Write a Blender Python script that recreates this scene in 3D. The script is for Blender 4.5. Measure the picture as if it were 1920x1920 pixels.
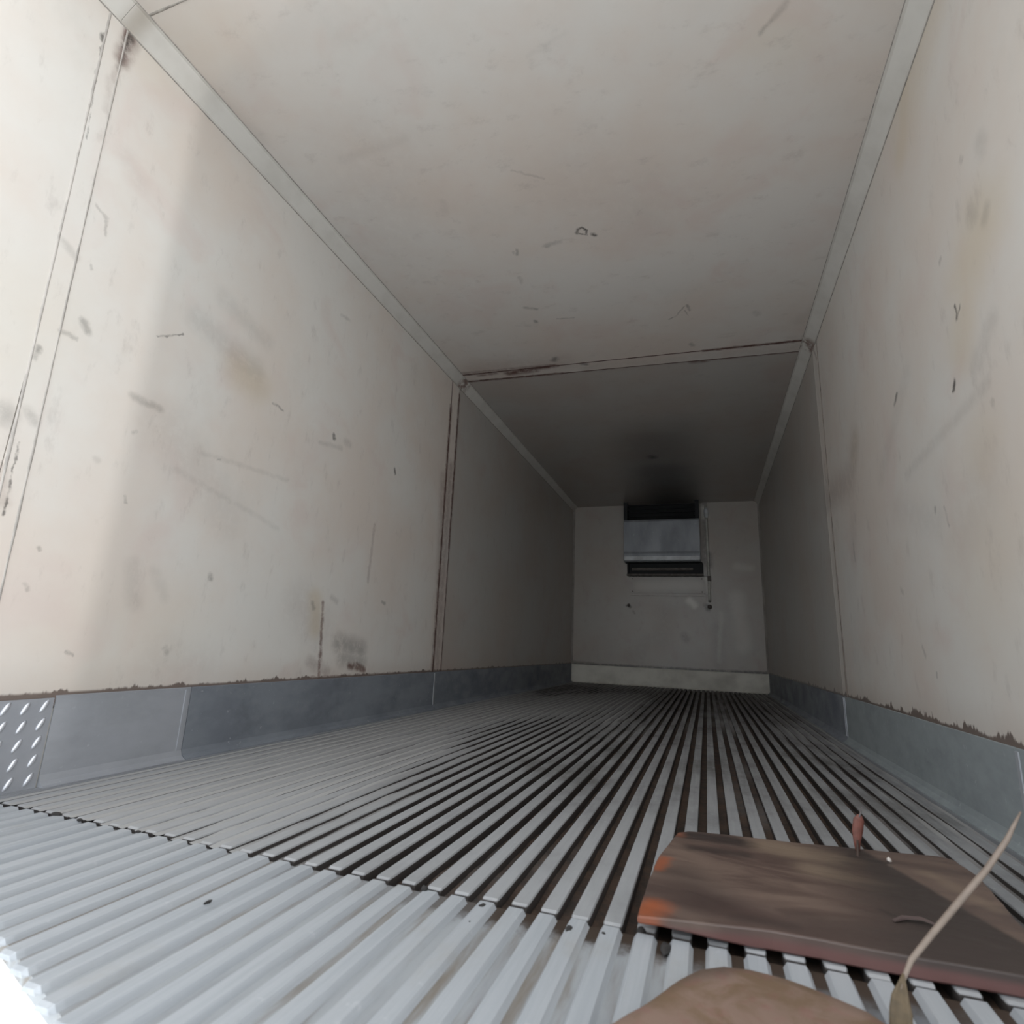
import bpy, bmesh, math, random
from mathutils import Vector, Matrix, noise
random.seed(7)
for o in list(bpy.data.objects): bpy.data.objects.remove(o)
S = bpy.context.scene
# ------------------------------------------------------------------ camera
W, H, YF, YS, YN, HK = 2.46, 2.42, 7.731, 3.64, 1.03, 0.239   # body width, height, far wall, panel joint, floor joint, kick height
Y0 = 0.50                                                      # rear door opening
cam = bpy.data.cameras.new('camera'); co = bpy.data.objects.new('camera', cam); S.collection.objects.link(co)
Rm = Matrix(((0.94674929, 0.03526691, 0.32003443), (0.31913959, -0.23433748, -0.91827875), (0.04261121, 0.97151541, -0.23311391)))
co.matrix_world = Matrix.Translation((1.7456, 0, 0.4279)) @ Rm.to_4x4()
cam.sensor_width = 36; cam.lens = 36 * 1050.386 / 1920; cam.clip_start = 0.02
cam.dof.use_dof = True; cam.dof.focus_distance = 2.6; cam.dof.aperture_fstop = 5.0
S.camera = co
# ------------------------------------------------------------------ daylight
wd = bpy.data.worlds.new('overcast'); S.world = wd; wd.use_nodes = True
nt = wd.node_tree; nt.nodes.clear()
wo = nt.nodes.new('ShaderNodeOutputWorld'); bg = nt.nodes.new('ShaderNodeBackground')
bg.inputs[0].default_value = (0.91, 0.96, 1.0, 1); bg.inputs[1].default_value = 1.15
nt.links.new(bg.outputs[0], wo.inputs[0])
def area(name, loc, target, sx, sy, energy, col):
    l = bpy.data.lights.new(name, 'AREA'); l.shape = 'RECTANGLE'; l.size = sx; l.size_y = sy; l.energy = energy; l.color = col
    o = bpy.data.objects.new(name, l); S.collection.objects.link(o); o.location = loc
    o.rotation_euler = (Vector(target) - Vector(loc)).to_track_quat('-Z', 'Y').to_euler(); return o
# unseen lamp standing in for side daylight, right of the doors: narrow, tall, low
area('daylight_from_the_side', (7.6, -0.99, 0.0), (0, 1.0, 1.2), 0.13, 2.4, 56, (1.0, 0.99, 0.97))
S.view_settings.view_transform = 'Standard'; S.view_settings.look = 'None'
S.view_settings.exposure = 1.2; S.view_settings.gamma = 1.0; S.view_settings.use_curve_mapping = False
LEFT_DARK = [
    ((0.0, 0.876, 2.332), (0.0, 0.869, 2.251), 0.004, 0.8),
    ((0.0, 0.869, 2.251), (0.0, 0.878, 2.074), 0.003, 0.7),
    ((0.0, 0.878, 2.074), (0.0, 0.893, 1.885), 0.0025, 0.5),
    ((0.0, 0.865, 2.255), (0.0, 0.866, 2.239), 0.008, 0.8),
    ((0.0, 0.924, 0.908), (0.0, 0.928, 0.803), 0.003, 0.7),
    ((0.0, 0.928, 0.803), (0.0, 0.929, 0.707), 0.004, 0.75),
    ((0.0, 0.912, 1.186), (0.0, 0.91, 1.155), 0.008, 0.5),
    ((0.0, 0.962, 1.703), (0.0, 0.999, 1.686), 0.006, 0.3),
    ((0.0, 1.002, 1.679), (0.0, 1.003, 1.63), 0.005, 0.3),
    ((0.0, 0.906, 1.525), (0.0, 0.944, 1.504), 0.012, 0.2),
    ((0.0, 1.007, 1.327), (0.0, 1.025, 1.303), 0.012, 0.4),
    ((0.0, 0.953, 1.264), (0.0, 0.996, 1.266), 0.007, 0.3),
    ((0.0, 1.235, 1.411), (0.0, 1.329, 1.47), 0.0035, 0.65),
    ((0.0, 0.988, 1.507), (0.0, 0.991, 1.498), 0.005, 0.3),
    ((0.0, 1.198, 1.172), (0.0, 1.297, 1.166), 0.014, 0.28),
    ((0.0, 0.875, 0.973), (0.0, 0.882, 0.967), 0.03, 0.3),
    ((-0.0, 0.925, 1.002), (0.0, 0.946, 0.979), 0.015, 0.25),
    ((0.0, 1.22, 1.05), (0.0, 1.233, 1.062), 0.006, 0.3),
    ((0.0, 1.031, 0.639), (0.0, 1.036, 0.631), 0.006, 0.4),
    ((0.0, 1.24, 0.84), (0.0, 1.247, 0.824), 0.005, 0.3),
    ((0.0, 1.62, 0.636), (0.0, 1.622, 0.624), 0.011, 0.55),
    ((0.0, 1.562, 1.074), (0.0, 1.576, 1.079), 0.006, 0.4),
    ((0.0, 2.222, 1.43), (-0.0, 2.23, 1.413), 0.011, 0.95),
    ((0.0, 2.822, 1.437), (0.0, 2.832, 1.414), 0.01, 0.8),
    ((0.0, 2.821, 0.645), (0.0, 2.857, 0.636), 0.008, 0.5),
    ((0.0, 2.456, 0.409), (0.0, 2.666, 0.377), 0.05, 0.42),
    ((0.0, 2.494, 0.331), (0.0, 2.687, 0.316), 0.04, 0.35),
    ((0.0, 1.793, 1.411), (0.0, 1.854, 1.407), 0.006, 0.45),
    ((0.0, 1.165, 0.361), (-0.0, 1.187, 0.349), 0.004, 0.4),
    ((0.0, 1.019, 0.536), (0.0, 1.03, 0.523), 0.006, 0.3),
    ((0.0, 1.369, 1.555), (0.0, 1.672, 1.516), 0.05, 0.14),
    ((0.0, 1.463, 1.707), (0.0, 1.705, 1.659), 0.04, 0.12),
    ((0.0, 2.163, 2.075), (0.0, 2.232, 2.086), 0.01, 0.2),
    ((0.0, 1.313, 0.631), (0.0, 1.342, 0.513), 0.03, 0.13),
    ((0.0, 1.128, 0.931), (0.0, 1.136, 0.924), 0.01, 0.15),
    ((0.0, 2.127, 1.352), (0.0, 2.294, 1.384), 0.012, 0.18),
    ((0.0, 1.398, 0.983), (0.0, 1.925, 0.884), 0.012, 0.1),
    ((0.0, 1.493, 1.076), (0.0, 1.948, 1.108), 0.01, 0.12),
    ((0.0, 2.322, 1.43), (0.0, 2.356, 1.427), 0.02, 0.2),
    ((0.0, 1.391, 0.624), (0.0, 1.449, 0.54), 0.02, 0.1),
    ((0.0, 1.484, 0.372), (0.0, 1.491, 0.36), 0.01, 0.3),
    ((0.0, 2.219, 0.588), (0.0, 2.231, 0.564), 0.012, 0.35),
    ((0.0, 2.358, 0.626), (0.0, 2.405, 0.609), 0.015, 0.2),
]
LEFT_RUST = [
    ((0.0, 0.927, 2.428), (0.0, 0.924, 2.373), 0.014, 0.85),
    ((0.0, 0.924, 2.373), (0.0, 0.925, 2.329), 0.012, 0.85),
    ((0.0, 0.925, 2.329), (0.0, 0.927, 2.253), 0.01, 0.45),
    ((0.0, 0.927, 2.253), (0.0, 0.921, 2.146), 0.012, 0.25),
    ((0.0, 0.911, 2.135), (0.0, 0.926, 2.024), 0.012, 0.15),
    ((0.0, 2.297, 0.594), (0.0, 2.309, 0.469), 0.011, 0.7),
    ((0.0, 2.309, 0.469), (0.0, 2.332, 0.246), 0.013, 0.75),
    ((-0.0, 2.248, 0.321), (0.0, 2.386, 0.264), 0.03, 0.3),
    ((0.0, 2.569, 0.296), (0.0, 2.706, 0.272), 0.018, 0.85),
    ((0.0, 2.64, 0.303), (-0.0, 2.716, 0.272), 0.014, 0.8),
    ((0.0, 2.667, 1.057), (0.0, 2.66, 0.741), 0.012, 0.3),
    ((-0.0, 2.262, 0.249), (0.0, 3.564, 0.245), 0.006, 0.5),
    ((0.0, 3.488, 1.569), (0.0, 3.587, 0.255), 0.06, 0.35),
    ((0.0, 0.899, 0.824), (0.0, 0.921, 0.743), 0.02, 0.2),
    ((0.0, 1.018, 1.929), (0.0, 1.065, 1.888), 0.04, 0.07),
    ((0.0, 1.567, 1.462), (0.0, 1.685, 1.449), 0.07, 0.1),
    ((0.0, 1.328, 1.116), (0.0, 1.632, 0.885), 0.1, 0.1),
    ((0.0, 2.123, 0.58), (0.0, 2.297, 0.468), 0.1, 0.12),
    ((0.0, 1.47, 0.346), (0.0, 1.652, 0.308), 0.08, 0.08),
]
LEFT_YEL = [
    ((0.0, 1.61, 1.46), (0.0, 1.685, 1.449), 0.09, 0.4),
    ((0.0, 0.868, 1.313), (0.0, 0.836, 1.163), 0.15, 0.12),
    ((-0.0, 2.229, 0.614), (0.0, 2.258, 0.467), 0.05, 0.45),
    ((0.0, 1.02, 2.477), (0.0, 1.032, 2.325), 0.08, 0.15),
    ((0.0, 1.459, 0.398), (0.0, 1.294, 0.315), 0.2, 0.12),
]
RIGHT_DARK = [
    ((2.46, 1.756, 1.441), (2.46, 1.752, 1.398), 0.005, 0.8),
    ((2.46, 1.724, 1.424), (2.46, 1.747, 1.401), 0.004, 0.7),
    ((2.46, 1.751, 1.411), (2.46, 1.755, 1.399), 0.009, 0.8),
    ((2.46, 1.828, 1.234), (2.46, 1.837, 1.219), 0.01, 0.95),
    ((2.46, 1.824, 1.233), (2.46, 1.85, 1.214), 0.004, 0.8),
    ((2.46, 2.3, 1.412), (2.46, 2.341, 1.391), 0.01, 0.65),
    ((2.46, 1.794, 1.627), (2.46, 1.805, 1.62), 0.009, 0.3),
    ((2.46, 1.643, 1.091), (2.46, 1.643, 1.082), 0.008, 0.3),
    ((2.46, 1.59, 1.613), (2.46, 1.582, 1.596), 0.03, 0.2),
    ((2.46, 1.513, 1.563), (2.46, 1.531, 1.546), 0.02, 0.2),
    ((2.46, 2.089, 0.92), (2.46, 2.097, 0.911), 0.008, 0.5),
    ((2.46, 2.26, 0.402), (2.46, 2.265, 0.389), 0.008, 0.5),
    ((2.46, 2.364, 0.484), (2.46, 2.348, 0.457), 0.01, 0.3),
    ((2.46, 1.654, 1.144), (2.46, 2.306, 1.099), 0.02, 0.12),
    ((2.46, 1.578, 1.283), (2.46, 1.69, 1.224), 0.03, 0.14),
    ((2.46, 2.023, 0.907), (2.46, 2.004, 0.843), 0.006, 0.3),
    ((2.46, 3.649, 1.598), (2.46, 3.63, 1.458), 0.006, 0.35),
    ((2.46, 3.579, 1.155), (2.46, 3.581, 1.015), 0.006, 0.5),
    ((2.46, 3.157, 0.999), (2.46, 3.158, 0.918), 0.01, 0.35),
    ((2.46, 2.515, 0.704), (2.46, 2.5, 0.692), 0.012, 0.25),
    ((2.46, 1.491, 1.743), (2.46, 1.483, 1.723), 0.03, 0.15),
    ((2.46, 1.596, 1.796), (2.46, 1.589, 1.785), 0.01, 0.3),
    ((2.46, 2.18, 1.44), (2.46, 2.62, 1.172), 0.04, 0.08),
]
RIGHT_RUST = [
    ((2.46, 3.734, 2.454), (2.46, 3.579, 2.248), 0.012, 0.5),
    ((2.46, 3.593, 1.189), (2.46, 3.6, 0.775), 0.01, 0.35),
    ((2.46, 3.577, 0.893), (2.46, 3.592, 0.54), 0.012, 0.5),
    ((2.46, 3.592, 0.54), (2.46, 3.604, 0.269), 0.018, 0.7),
    ((2.46, 2.946, 1.459), (2.46, 3.084, 1.311), 0.08, 0.25),
    ((2.46, 3.135, 1.326), (2.46, 3.676, 1.355), 0.09, 0.25),
    ((2.46, 3.095, 1.149), (2.46, 3.178, 0.948), 0.06, 0.12),
    ((2.46, 2.462, 1.017), (2.46, 2.08, 0.869), 0.06, 0.08),
    ((2.46, 1.734, 0.907), (2.46, 1.939, 0.805), 0.1, 0.08),
]
RIGHT_YEL = [
    ((2.46, 1.649, 1.491), (2.46, 1.549, 1.545), 0.12, 0.42),
    ((2.46, 1.685, 1.415), (2.46, 1.758, 1.326), 0.08, 0.35),
    ((2.46, 1.751, 0.767), (2.46, 1.825, 0.637), 0.2, 0.15),
    ((2.46, 1.808, 2.44), (2.46, 1.957, 2.194), 0.07, 0.45),
    ((2.46, 1.619, 2.411), (2.46, 1.867, 2.281), 0.15, 0.3),
    ((2.46, 2.927, 1.452), (2.46, 2.984, 1.417), 0.06, 0.25),
    ((2.46, 1.703, 1.0), (2.46, 1.744, 0.97), 0.1, 0.2),
]
CEIL_DARK = [
    ((1.222, 2.29, 2.42), (1.242, 2.284, 2.42), 0.008, 0.9),
    ((1.242, 2.284, 2.42), (1.266, 2.31, 2.42), 0.006, 0.9),
    ((1.266, 2.31, 2.42), (1.257, 2.338, 2.42), 0.006, 0.85),
    ((1.257, 2.338, 2.42), (1.224, 2.321, 2.42), 0.006, 0.8),
    ((1.222, 2.29, 2.42), (1.214, 2.318, 2.42), 0.009, 0.7),
    ((1.288, 2.343, 2.42), (1.295, 2.352, 2.42), 0.011, 0.9),
    ((1.034, 2.358, 2.42), (1.119, 2.35, 2.42), 0.014, 0.3),
    ((1.042, 2.368, 2.42), (1.06, 2.365, 2.42), 0.01, 0.35),
    ((0.891, 2.347, 2.42), (0.881, 2.386, 2.42), 0.009, 0.4),
    ((0.865, 2.356, 2.42), (0.865, 2.373, 2.42), 0.006, 0.25),
    ((0.779, 2.844, 2.42), (0.843, 2.878, 2.42), 0.012, 0.4),
    ((0.801, 2.997, 2.42), (0.8, 3.015, 2.42), 0.012, 0.6),
    ((0.939, 3.009, 2.42), (1.041, 3.024, 2.42), 0.006, 0.4),
    ((0.836, 2.563, 2.42), (0.833, 2.611, 2.42), 0.012, 0.25),
    ((1.601, 3.19, 2.42), (1.643, 3.16, 2.42), 0.005, 0.5),
    ((1.643, 3.16, 2.42), (1.693, 3.077, 2.42), 0.005, 0.45),
    ((1.708, 3.065, 2.42), (1.722, 3.124, 2.42), 0.008, 0.55),
    ((1.694, 3.116, 2.42), (1.711, 3.178, 2.42), 0.004, 0.5),
    ((2.093, 3.24, 2.42), (2.104, 3.271, 2.42), 0.02, 0.2),
    ((1.718, 3.516, 2.42), (1.731, 3.54, 2.42), 0.015, 0.4),
    ((1.275, 5.711, 2.42), (1.282, 5.747, 2.42), 0.05, 0.9),
    ((1.983, 1.581, 2.42), (2.017, 1.551, 2.42), 0.01, 0.3),
    ((2.017, 1.551, 2.42), (2.054, 1.506, 2.42), 0.012, 0.22),
    ((1.232, 1.431, 2.42), (1.374, 1.393, 2.42), 0.01, 0.05),
    ((0.34, 1.616, 2.42), (0.657, 1.601, 2.42), 0.02, 0.06),
    ((0.016, 1.199, 2.42), (0.059, 1.425, 2.42), 0.05, 0.1),
    ((1.025, 1.872, 2.42), (1.146, 1.951, 2.42), 0.006, 0.2),
    ((0.787, 3.507, 2.42), (0.809, 3.482, 2.42), 0.025, 0.6),
    ((0.975, 3.602, 2.42), (1.003, 3.617, 2.42), 0.02, 0.6),
    ((2.489, 3.21, 2.42), (2.351, 3.394, 2.42), 0.05, 0.1),
    ((0.657, 1.953, 2.42), (0.641, 2.017, 2.42), 0.02, 0.1),
]
CEIL_RUST = [
    ((0.074, 3.528, 2.42), (0.779, 3.569, 2.42), 0.022, 0.5),
    ((0.176, 3.589, 2.42), (0.319, 3.589, 2.42), 0.02, 0.65),
    ((0.42, 3.605, 2.42), (0.608, 3.601, 2.42), 0.045, 0.95),
    ((0.613, 3.585, 2.42), (0.767, 3.583, 2.42), 0.03, 0.95),
    ((1.729, 3.761, 2.42), (1.807, 3.765, 2.42), 0.03, 0.7),
    ((0.992, 3.672, 2.42), (2.429, 3.733, 2.42), 0.06, 0.12),
    ((0.232, 3.482, 2.42), (0.823, 3.548, 2.42), 0.12, 0.15),
    ((2.428, 3.599, 2.42), (2.468, 3.743, 2.42), 0.03, 0.6),
    ((0.473, 1.655, 2.42), (0.318, 1.997, 2.42), 0.25, 0.08),
    ((1.321, 2.017, 2.42), (1.484, 2.189, 2.42), 0.25, 0.07),
]
CEIL_YEL = [
    ((0.264, 1.056, 2.42), (0.04, 1.062, 2.42), 0.12, 0.15),
    ((2.08, 1.659, 2.42), (2.008, 1.585, 2.42), 0.1, 0.15),
    ((-0.055, 1.015, 2.42), (-0.087, 1.083, 2.42), 0.06, 0.2),
]
END_DARK = [
    ((0.754, 7.731, 1.026), (0.796, 7.731, 1.012), 0.02, 0.7),
    ((0.831, 7.731, 0.956), (0.852, 7.731, 0.928), 0.015, 0.4),
    ((1.761, 7.731, 1.051), (1.786, 7.731, 1.004), 0.035, 0.75),
    ((0.785, 7.731, 1.422), (1.781, 7.731, 1.424), 0.012, 0.9),
    ((0.854, 7.731, 1.177), (1.753, 7.731, 1.195), 0.01, 0.5),
    ((1.48, 7.731, 0.657), (1.499, 7.731, 0.617), 0.05, 0.3),
    ((0.05, 7.731, 0.205), (2.446, 7.731, 0.252), 0.014, 0.75),
    ((0.777, 7.731, 0.222), (1.218, 7.731, 0.231), 0.02, 0.6),
    ((1.416, 7.731, 0.228), (1.706, 7.731, 0.218), 0.02, 0.5),
    ((1.266, 7.731, 0.938), (1.192, 7.731, 0.592), 0.15, 0.12),
    ((1.768, 7.731, 1.606), (1.786, 7.731, 1.017), 0.02, 0.25),
    ((1.784, 7.731, 2.439), (1.767, 7.731, 1.571), 0.03, 0.5),
    ((1.825, 7.731, 1.712), (1.826, 7.731, 1.571), 0.04, 0.5),
    ((1.249, 7.731, 0.14), (1.262, 7.731, 0.115), 0.02, 0.6),
    ((1.885, 7.731, 0.751), (1.898, 7.731, 0.293), 0.08, 0.15),
    ((1.022, 7.731, 0.586), (0.847, 7.731, 0.374), 0.1, 0.1),
]
END_LIGHT = [
    ((1.552, 7.731, 1.095), (1.617, 7.731, 1.041), 0.045, 0.8),
    ((1.8, 7.731, 1.396), (1.807, 7.731, 1.223), 0.035, 0.6),
    ((1.807, 7.731, 1.223), (1.789, 7.731, 1.085), 0.02, 0.3),
    ((2.126, 7.731, 1.158), (2.19, 7.731, 0.564), 0.09, 0.3),
    ((2.145, 7.731, 1.569), (2.334, 7.731, 1.534), 0.05, 0.25),
    ((0.104, 7.731, 0.048), (0.776, 7.731, 0.033), 0.05, 0.6),
    ((0.926, 7.731, 1.285), (1.678, 7.731, 1.305), 0.07, 0.3),
    ((1.925, 7.731, 0.952), (1.901, 7.731, 0.357), 0.03, 0.2),
    ((1.767, 7.731, 2.329), (1.79, 7.731, 2.218), 0.04, 0.7),
]# ------------------------------------------------------------------ node helpers
class NT:
    def __init__(s, name):
        s.m = bpy.data.materials.new(name); s.m.use_nodes = True; s.t = s.m.node_tree; s.t.nodes.clear()
        s.out = s.n('ShaderNodeOutputMaterial'); s.b = s.n('ShaderNodeBsdfPrincipled'); s.l(s.b.outputs[0], s.out.inputs[0])
        s.tc = s.n('ShaderNodeTexCoord').outputs['Object']
    def n(s, k, **kw):
        x = s.t.nodes.new(k)
        for a, v in kw.items(): setattr(x, a, v)
        return x
    def l(s, a, b): s.t.links.new(a, b)
    def set(s, inp, v):
        if hasattr(v, 'is_output'): s.l(v, inp)
        else: inp.default_value = v
    def noise(s, scale, detail=4, rough=.55, vec=None, stretch=None, dist=0):
        v = vec or s.tc
        if stretch:
            mp = s.n('ShaderNodeMapping'); mp.inputs['Scale'].default_value = stretch; s.l(v, mp.inputs[0]); v = mp.outputs[0]
        x = s.n('ShaderNodeTexNoise'); s.l(v, x.inputs['Vector']); x.inputs['Scale'].default_value = scale
        x.inputs['Detail'].default_value = detail; x.inputs['Roughness'].default_value = rough; x.inputs['Distortion'].default_value = dist
        return x
    def ramp(s, v, a, b, lo=0., hi=1.):
        x = s.n('ShaderNodeMapRange', interpolation_type='SMOOTHSTEP'); s.set(x.inputs[0], v)
        for i, q in zip((1, 2, 3, 4), (a, b, lo, hi)): s.set(x.inputs[i], q)
        return x.outputs[0]
    def math(s, op, a, b=0.):
        x = s.n('ShaderNodeMath', operation=op); s.set(x.inputs[0], a); s.set(x.inputs[1], b); return x.outputs[0]
    def mix(s, f, a, b):
        x = s.n('ShaderNodeMix', data_type='RGBA'); s.set(x.inputs[0], f)
        s.set(x.inputs[6], a if hasattr(a, 'is_output') else (*a, 1)); s.set(x.inputs[7], b if hasattr(b, 'is_output') else (*b, 1))
        return x.outputs[2]
    def xyz(s, vec=None):
        x = s.n('ShaderNodeSeparateXYZ'); s.l(vec or s.tc, x.inputs[0]); return x.outputs
    def bump(s, h, strength=.3, dist=.002):
        x = s.n('ShaderNodeBump'); x.inputs['Strength'].default_value = strength; x.inputs['Distance'].default_value = dist
        s.l(h, x.inputs['Height']); s.l(x.outputs[0], s.b.inputs['Normal'])
    def fin(s, col, rough=.6, metal=0., spec=.5):
        s.set(s.b.inputs['Base Color'], col if hasattr(col, 'is_output') else (*col, 1)); s.set(s.b.inputs['Roughness'], rough)
        s.set(s.b.inputs['Metallic'], metal); s.b.inputs['Specular IOR Level'].default_value = spec
        return s.m
# soft capsule between two points, used for stains, scratches and cracks
g = bpy.data.node_groups.new('stain_capsule', 'ShaderNodeTree')
for nm, ty in (('P', 'NodeSocketVector'), ('A', 'NodeSocketVector'), ('BA', 'NodeSocketVector'), ('InvLen', 'NodeSocketFloat'), ('R', 'NodeSocketFloat'), ('Strength', 'NodeSocketFloat'), ('In', 'NodeSocketFloat')):
    g.interface.new_socket(nm, in_out='INPUT', socket_type=ty)
g.interface.new_socket('Out', in_out='OUTPUT', socket_type='NodeSocketFloat')
gi = g.nodes.new('NodeGroupInput'); go = g.nodes.new('NodeGroupOutput')
def gv(op, *a):
    x = g.nodes.new('ShaderNodeVectorMath'); x.operation = op
    for i, v in enumerate(a): g.links.new(v, x.inputs[i])
    return x
def gm(op, a, b=None, clamp=False):
    x = g.nodes.new('ShaderNodeMath'); x.operation = op; x.use_clamp = clamp
    g.links.new(a, x.inputs[0])
    if b is not None:
        if hasattr(b, 'is_output'): g.links.new(b, x.inputs[1])
        else: x.inputs[1].default_value = b
    return x.outputs[0]
pp_ = gv('ADD', gi.outputs['P'], gm('MULTIPLY', gi.outputs['In'], 1e-7)).outputs[0]   # chained so that the stains evaluate one after another
pa = gv('SUBTRACT', pp_, gi.outputs['A']).outputs[0]
dt = gv('DOT_PRODUCT', pa, gi.outputs['BA']).outputs['Value']
hh = gm('MULTIPLY', dt, gi.outputs['InvLen'], True)
sc_ = g.nodes.new('ShaderNodeVectorMath'); sc_.operation = 'SCALE'; g.links.new(gi.outputs['BA'], sc_.inputs[0]); g.links.new(hh, sc_.inputs['Scale'])
df = gv('SUBTRACT', pa, sc_.outputs[0]).outputs[0]
ln = gv('LENGTH', df).outputs['Value']
mr = g.nodes.new('ShaderNodeMapRange'); mr.interpolation_type = 'SMOOTHSTEP'
g.links.new(gm('DIVIDE', ln, gi.outputs['R']), mr.inputs[0]); mr.inputs[1].default_value = .1; mr.inputs[2].default_value = 1.65; mr.inputs[3].default_value = 1; mr.inputs[4].default_value = 0
g.links.new(gm('MAXIMUM', gm('MULTIPLY', mr.outputs[0], gi.outputs['Strength']), gi.outputs['In']), go.inputs[0])
def stains(N, marks, vec):
    prev = 0.
    for a, b, r, st in marks:
        x = N.n('ShaderNodeGroup'); x.node_tree = g; N.l(vec, x.inputs['P'])
        ba = Vector(b) - Vector(a); x.inputs['A'].default_value = a; x.inputs['BA'].default_value = ba
        x.inputs['InvLen'].default_value = 1 / max(ba.length_squared, 1e-8); x.inputs['R'].default_value = r; x.inputs['Strength'].default_value = st
        N.set(x.inputs['In'], prev); prev = x.outputs[0]
    return prev
def wobble(N, amp, scale):
    n = N.noise(scale, 3, .6); sub = N.n('ShaderNodeVectorMath', operation='SUBTRACT'); N.l(n.outputs['Color'], sub.inputs[0]); sub.inputs[1].default_value = (.5, .5, .5)
    s = N.n('ShaderNodeVectorMath', operation='SCALE'); N.l(sub.outputs[0], s.inputs[0]); s.inputs['Scale'].default_value = amp
    a = N.n('ShaderNodeVectorMath', operation='ADD'); N.l(N.tc, a.inputs[0]); N.l(s.outputs[0], a.inputs[1]); return a.outputs[0]
def panel_mat(name, base, dark, rust, yel, light=(), kickline=0, extra=None, sheen=.35):
    N = NT(name); z = N.xyz()[2]; y = N.xyz()[1]
    c = N.mix(N.ramp(N.noise(1.3, 5, .6).outputs[0], .35, .7), base, tuple(v * f for v, f in zip(base, (.97, .90, .86))))
    c = N.mix(N.math('MULTIPLY', N.ramp(N.noise(3.1, 4, .55, dist=.6).outputs[0], .52, .72), .45), c, (base[0] * .93, base[1] * .81, base[2] * .79))
    c = N.mix(N.math('MULTIPLY', N.ramp(N.noise(2.2, 6, .7, stretch=(1, 1, .6)).outputs[0], .55, .8), .30), c, (base[0] * .75, base[1] * .76, base[2] * .74))
    big = wobble(N, .10, 3.0); fine = wobble(N, .022, 28.)
    if yel: c = N.mix(stains(N, yel, big), c, (base[0] * .88, base[1] * .75, base[2] * .55))
    sm = N.noise(9, 5, .7, stretch=(1, 1.6, .7)).outputs[0]
    c = N.mix(N.math('MULTIPLY', N.ramp(sm, .55, .75), .20), c, (.22, .18, .165))
    br = N.noise(22, 5, .7).outputs[0]
    brk = N.ramp(br, .32, .56, .45, 1.)
    if rust: c = N.mix(N.math('MULTIPLY', stains(N, rust, fine), brk), c, (.105, .040, .030))
    if dark: c = N.mix(N.math('MULTIPLY', stains(N, dark, fine), brk), c, (.045, .040, .036))
    if light: c = N.mix(stains(N, light, big), c, (.62, .59, .53))
    if kickline:
        n1 = N.noise(14, 4, .7, stretch=(1, 1, .35)).outputs[0]
        lim = N.math('ADD', N.math('MULTIPLY', N.ramp(n1, .45, .75), .030 * kickline), .2445)
        c = N.mix(N.ramp(N.math('SUBTRACT', z, lim), -.002, .007, .92, 0.), c, (.058, .043, .040))
        c = N.mix(N.ramp(z, .24, .36, .22, 0.), c, (.35, .26, .21))
    if extra: c = extra(N, c)
    N.bump(N.noise(5, 3, .5).outputs[0], .25, .01)
    return N.fin(c, sheen, 0, .4)
def ceil_dark_patch(N, c):   # soft dark patch on the ceiling in front of the cooling unit
    v = wobble(N, .08, 5.)
    m = stains(N, [((1.36, 7.6, 2.42), (1.36, 6.2, 2.42), .36, .75), ((1.36, 5.3, 2.42), (1.36, 6.2, 2.42), .40, .45), ((1.55, 5.0, 2.42), (1.3, 5.0, 2.42), .28, .2)], v)
    return N.mix(m, c, (.05, .045, .04))
LEFT_DARK += [((0, .938, 2.345), (0, .932, 2.29), .014, .9), ((0, .932, 2.29), (0, .928, 2.20), .010, .4)]
LEFT_RUST += [((0, .942, 2.35), (0, .93, 2.24), .026, .7), ((0, 3.534, .24), (0, 3.525, 1.2), .026, .8), ((0, 3.525, 1.2), (0, 3.517, 2.15), .02, .9), ((0, 3.654, .24), (0, 3.650, 1.1), .018, .6), ((0, 3.650, 1.1), (0, 3.647, 2.3), .020, .9), ((0, 3.59, .3), (0, 3.58, 1.7), .05, .45)]
CEIL_RUST += [((.05, 3.666, H), (.8, 3.704, H), .018, .9), ((.8, 3.704, H), (1.7, 3.749, H), .012, .85), ((1.7, 3.749, H), (2.42, 3.784, H), .018, .95), ((.05, 3.557, H), (.8, 3.588, H), .014, .8), ((1.3, 3.607, H), (1.8, 3.625, H), .009, .5), ((1.8, 3.625, H), (2.42, 3.647, H), .016, .95)]
RIGHT_RUST += [((W, 3.60, .3), (W, 3.575, 1.5), .012, .35), ((W, 3.575, 1.5), (W, 3.55, 2.3), .010, .5)]
END_DARK += [((.02, YF, .236), (W - .02, YF, .236), .022, .85), ((.0, YF, .26), (.3, YF, .25), .02, .5)]
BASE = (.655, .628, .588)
FAR_FALLOFF = .70                                   # far bay panels painted darker for the light fading with depth
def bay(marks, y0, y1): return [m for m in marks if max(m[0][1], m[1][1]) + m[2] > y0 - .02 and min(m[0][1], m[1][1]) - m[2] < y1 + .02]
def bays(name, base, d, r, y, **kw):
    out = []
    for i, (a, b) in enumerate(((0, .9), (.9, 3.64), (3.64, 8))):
        f = FAR_FALLOFF if i == 2 else 1.
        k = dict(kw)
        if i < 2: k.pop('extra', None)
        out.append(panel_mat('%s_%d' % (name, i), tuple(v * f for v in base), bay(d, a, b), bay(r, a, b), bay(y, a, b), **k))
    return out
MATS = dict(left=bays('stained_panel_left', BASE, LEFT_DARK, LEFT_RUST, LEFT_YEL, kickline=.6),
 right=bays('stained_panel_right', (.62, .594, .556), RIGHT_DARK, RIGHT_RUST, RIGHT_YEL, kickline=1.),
 ceil=bays('stained_panel_ceiling', (.60, .568, .532), CEIL_DARK, CEIL_RUST, CEIL_YEL, extra=ceil_dark_patch),
 end=panel_mat('stained_panel_front', (.38, .35, .315), END_DARK, [], [], END_LIGHT))
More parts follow.
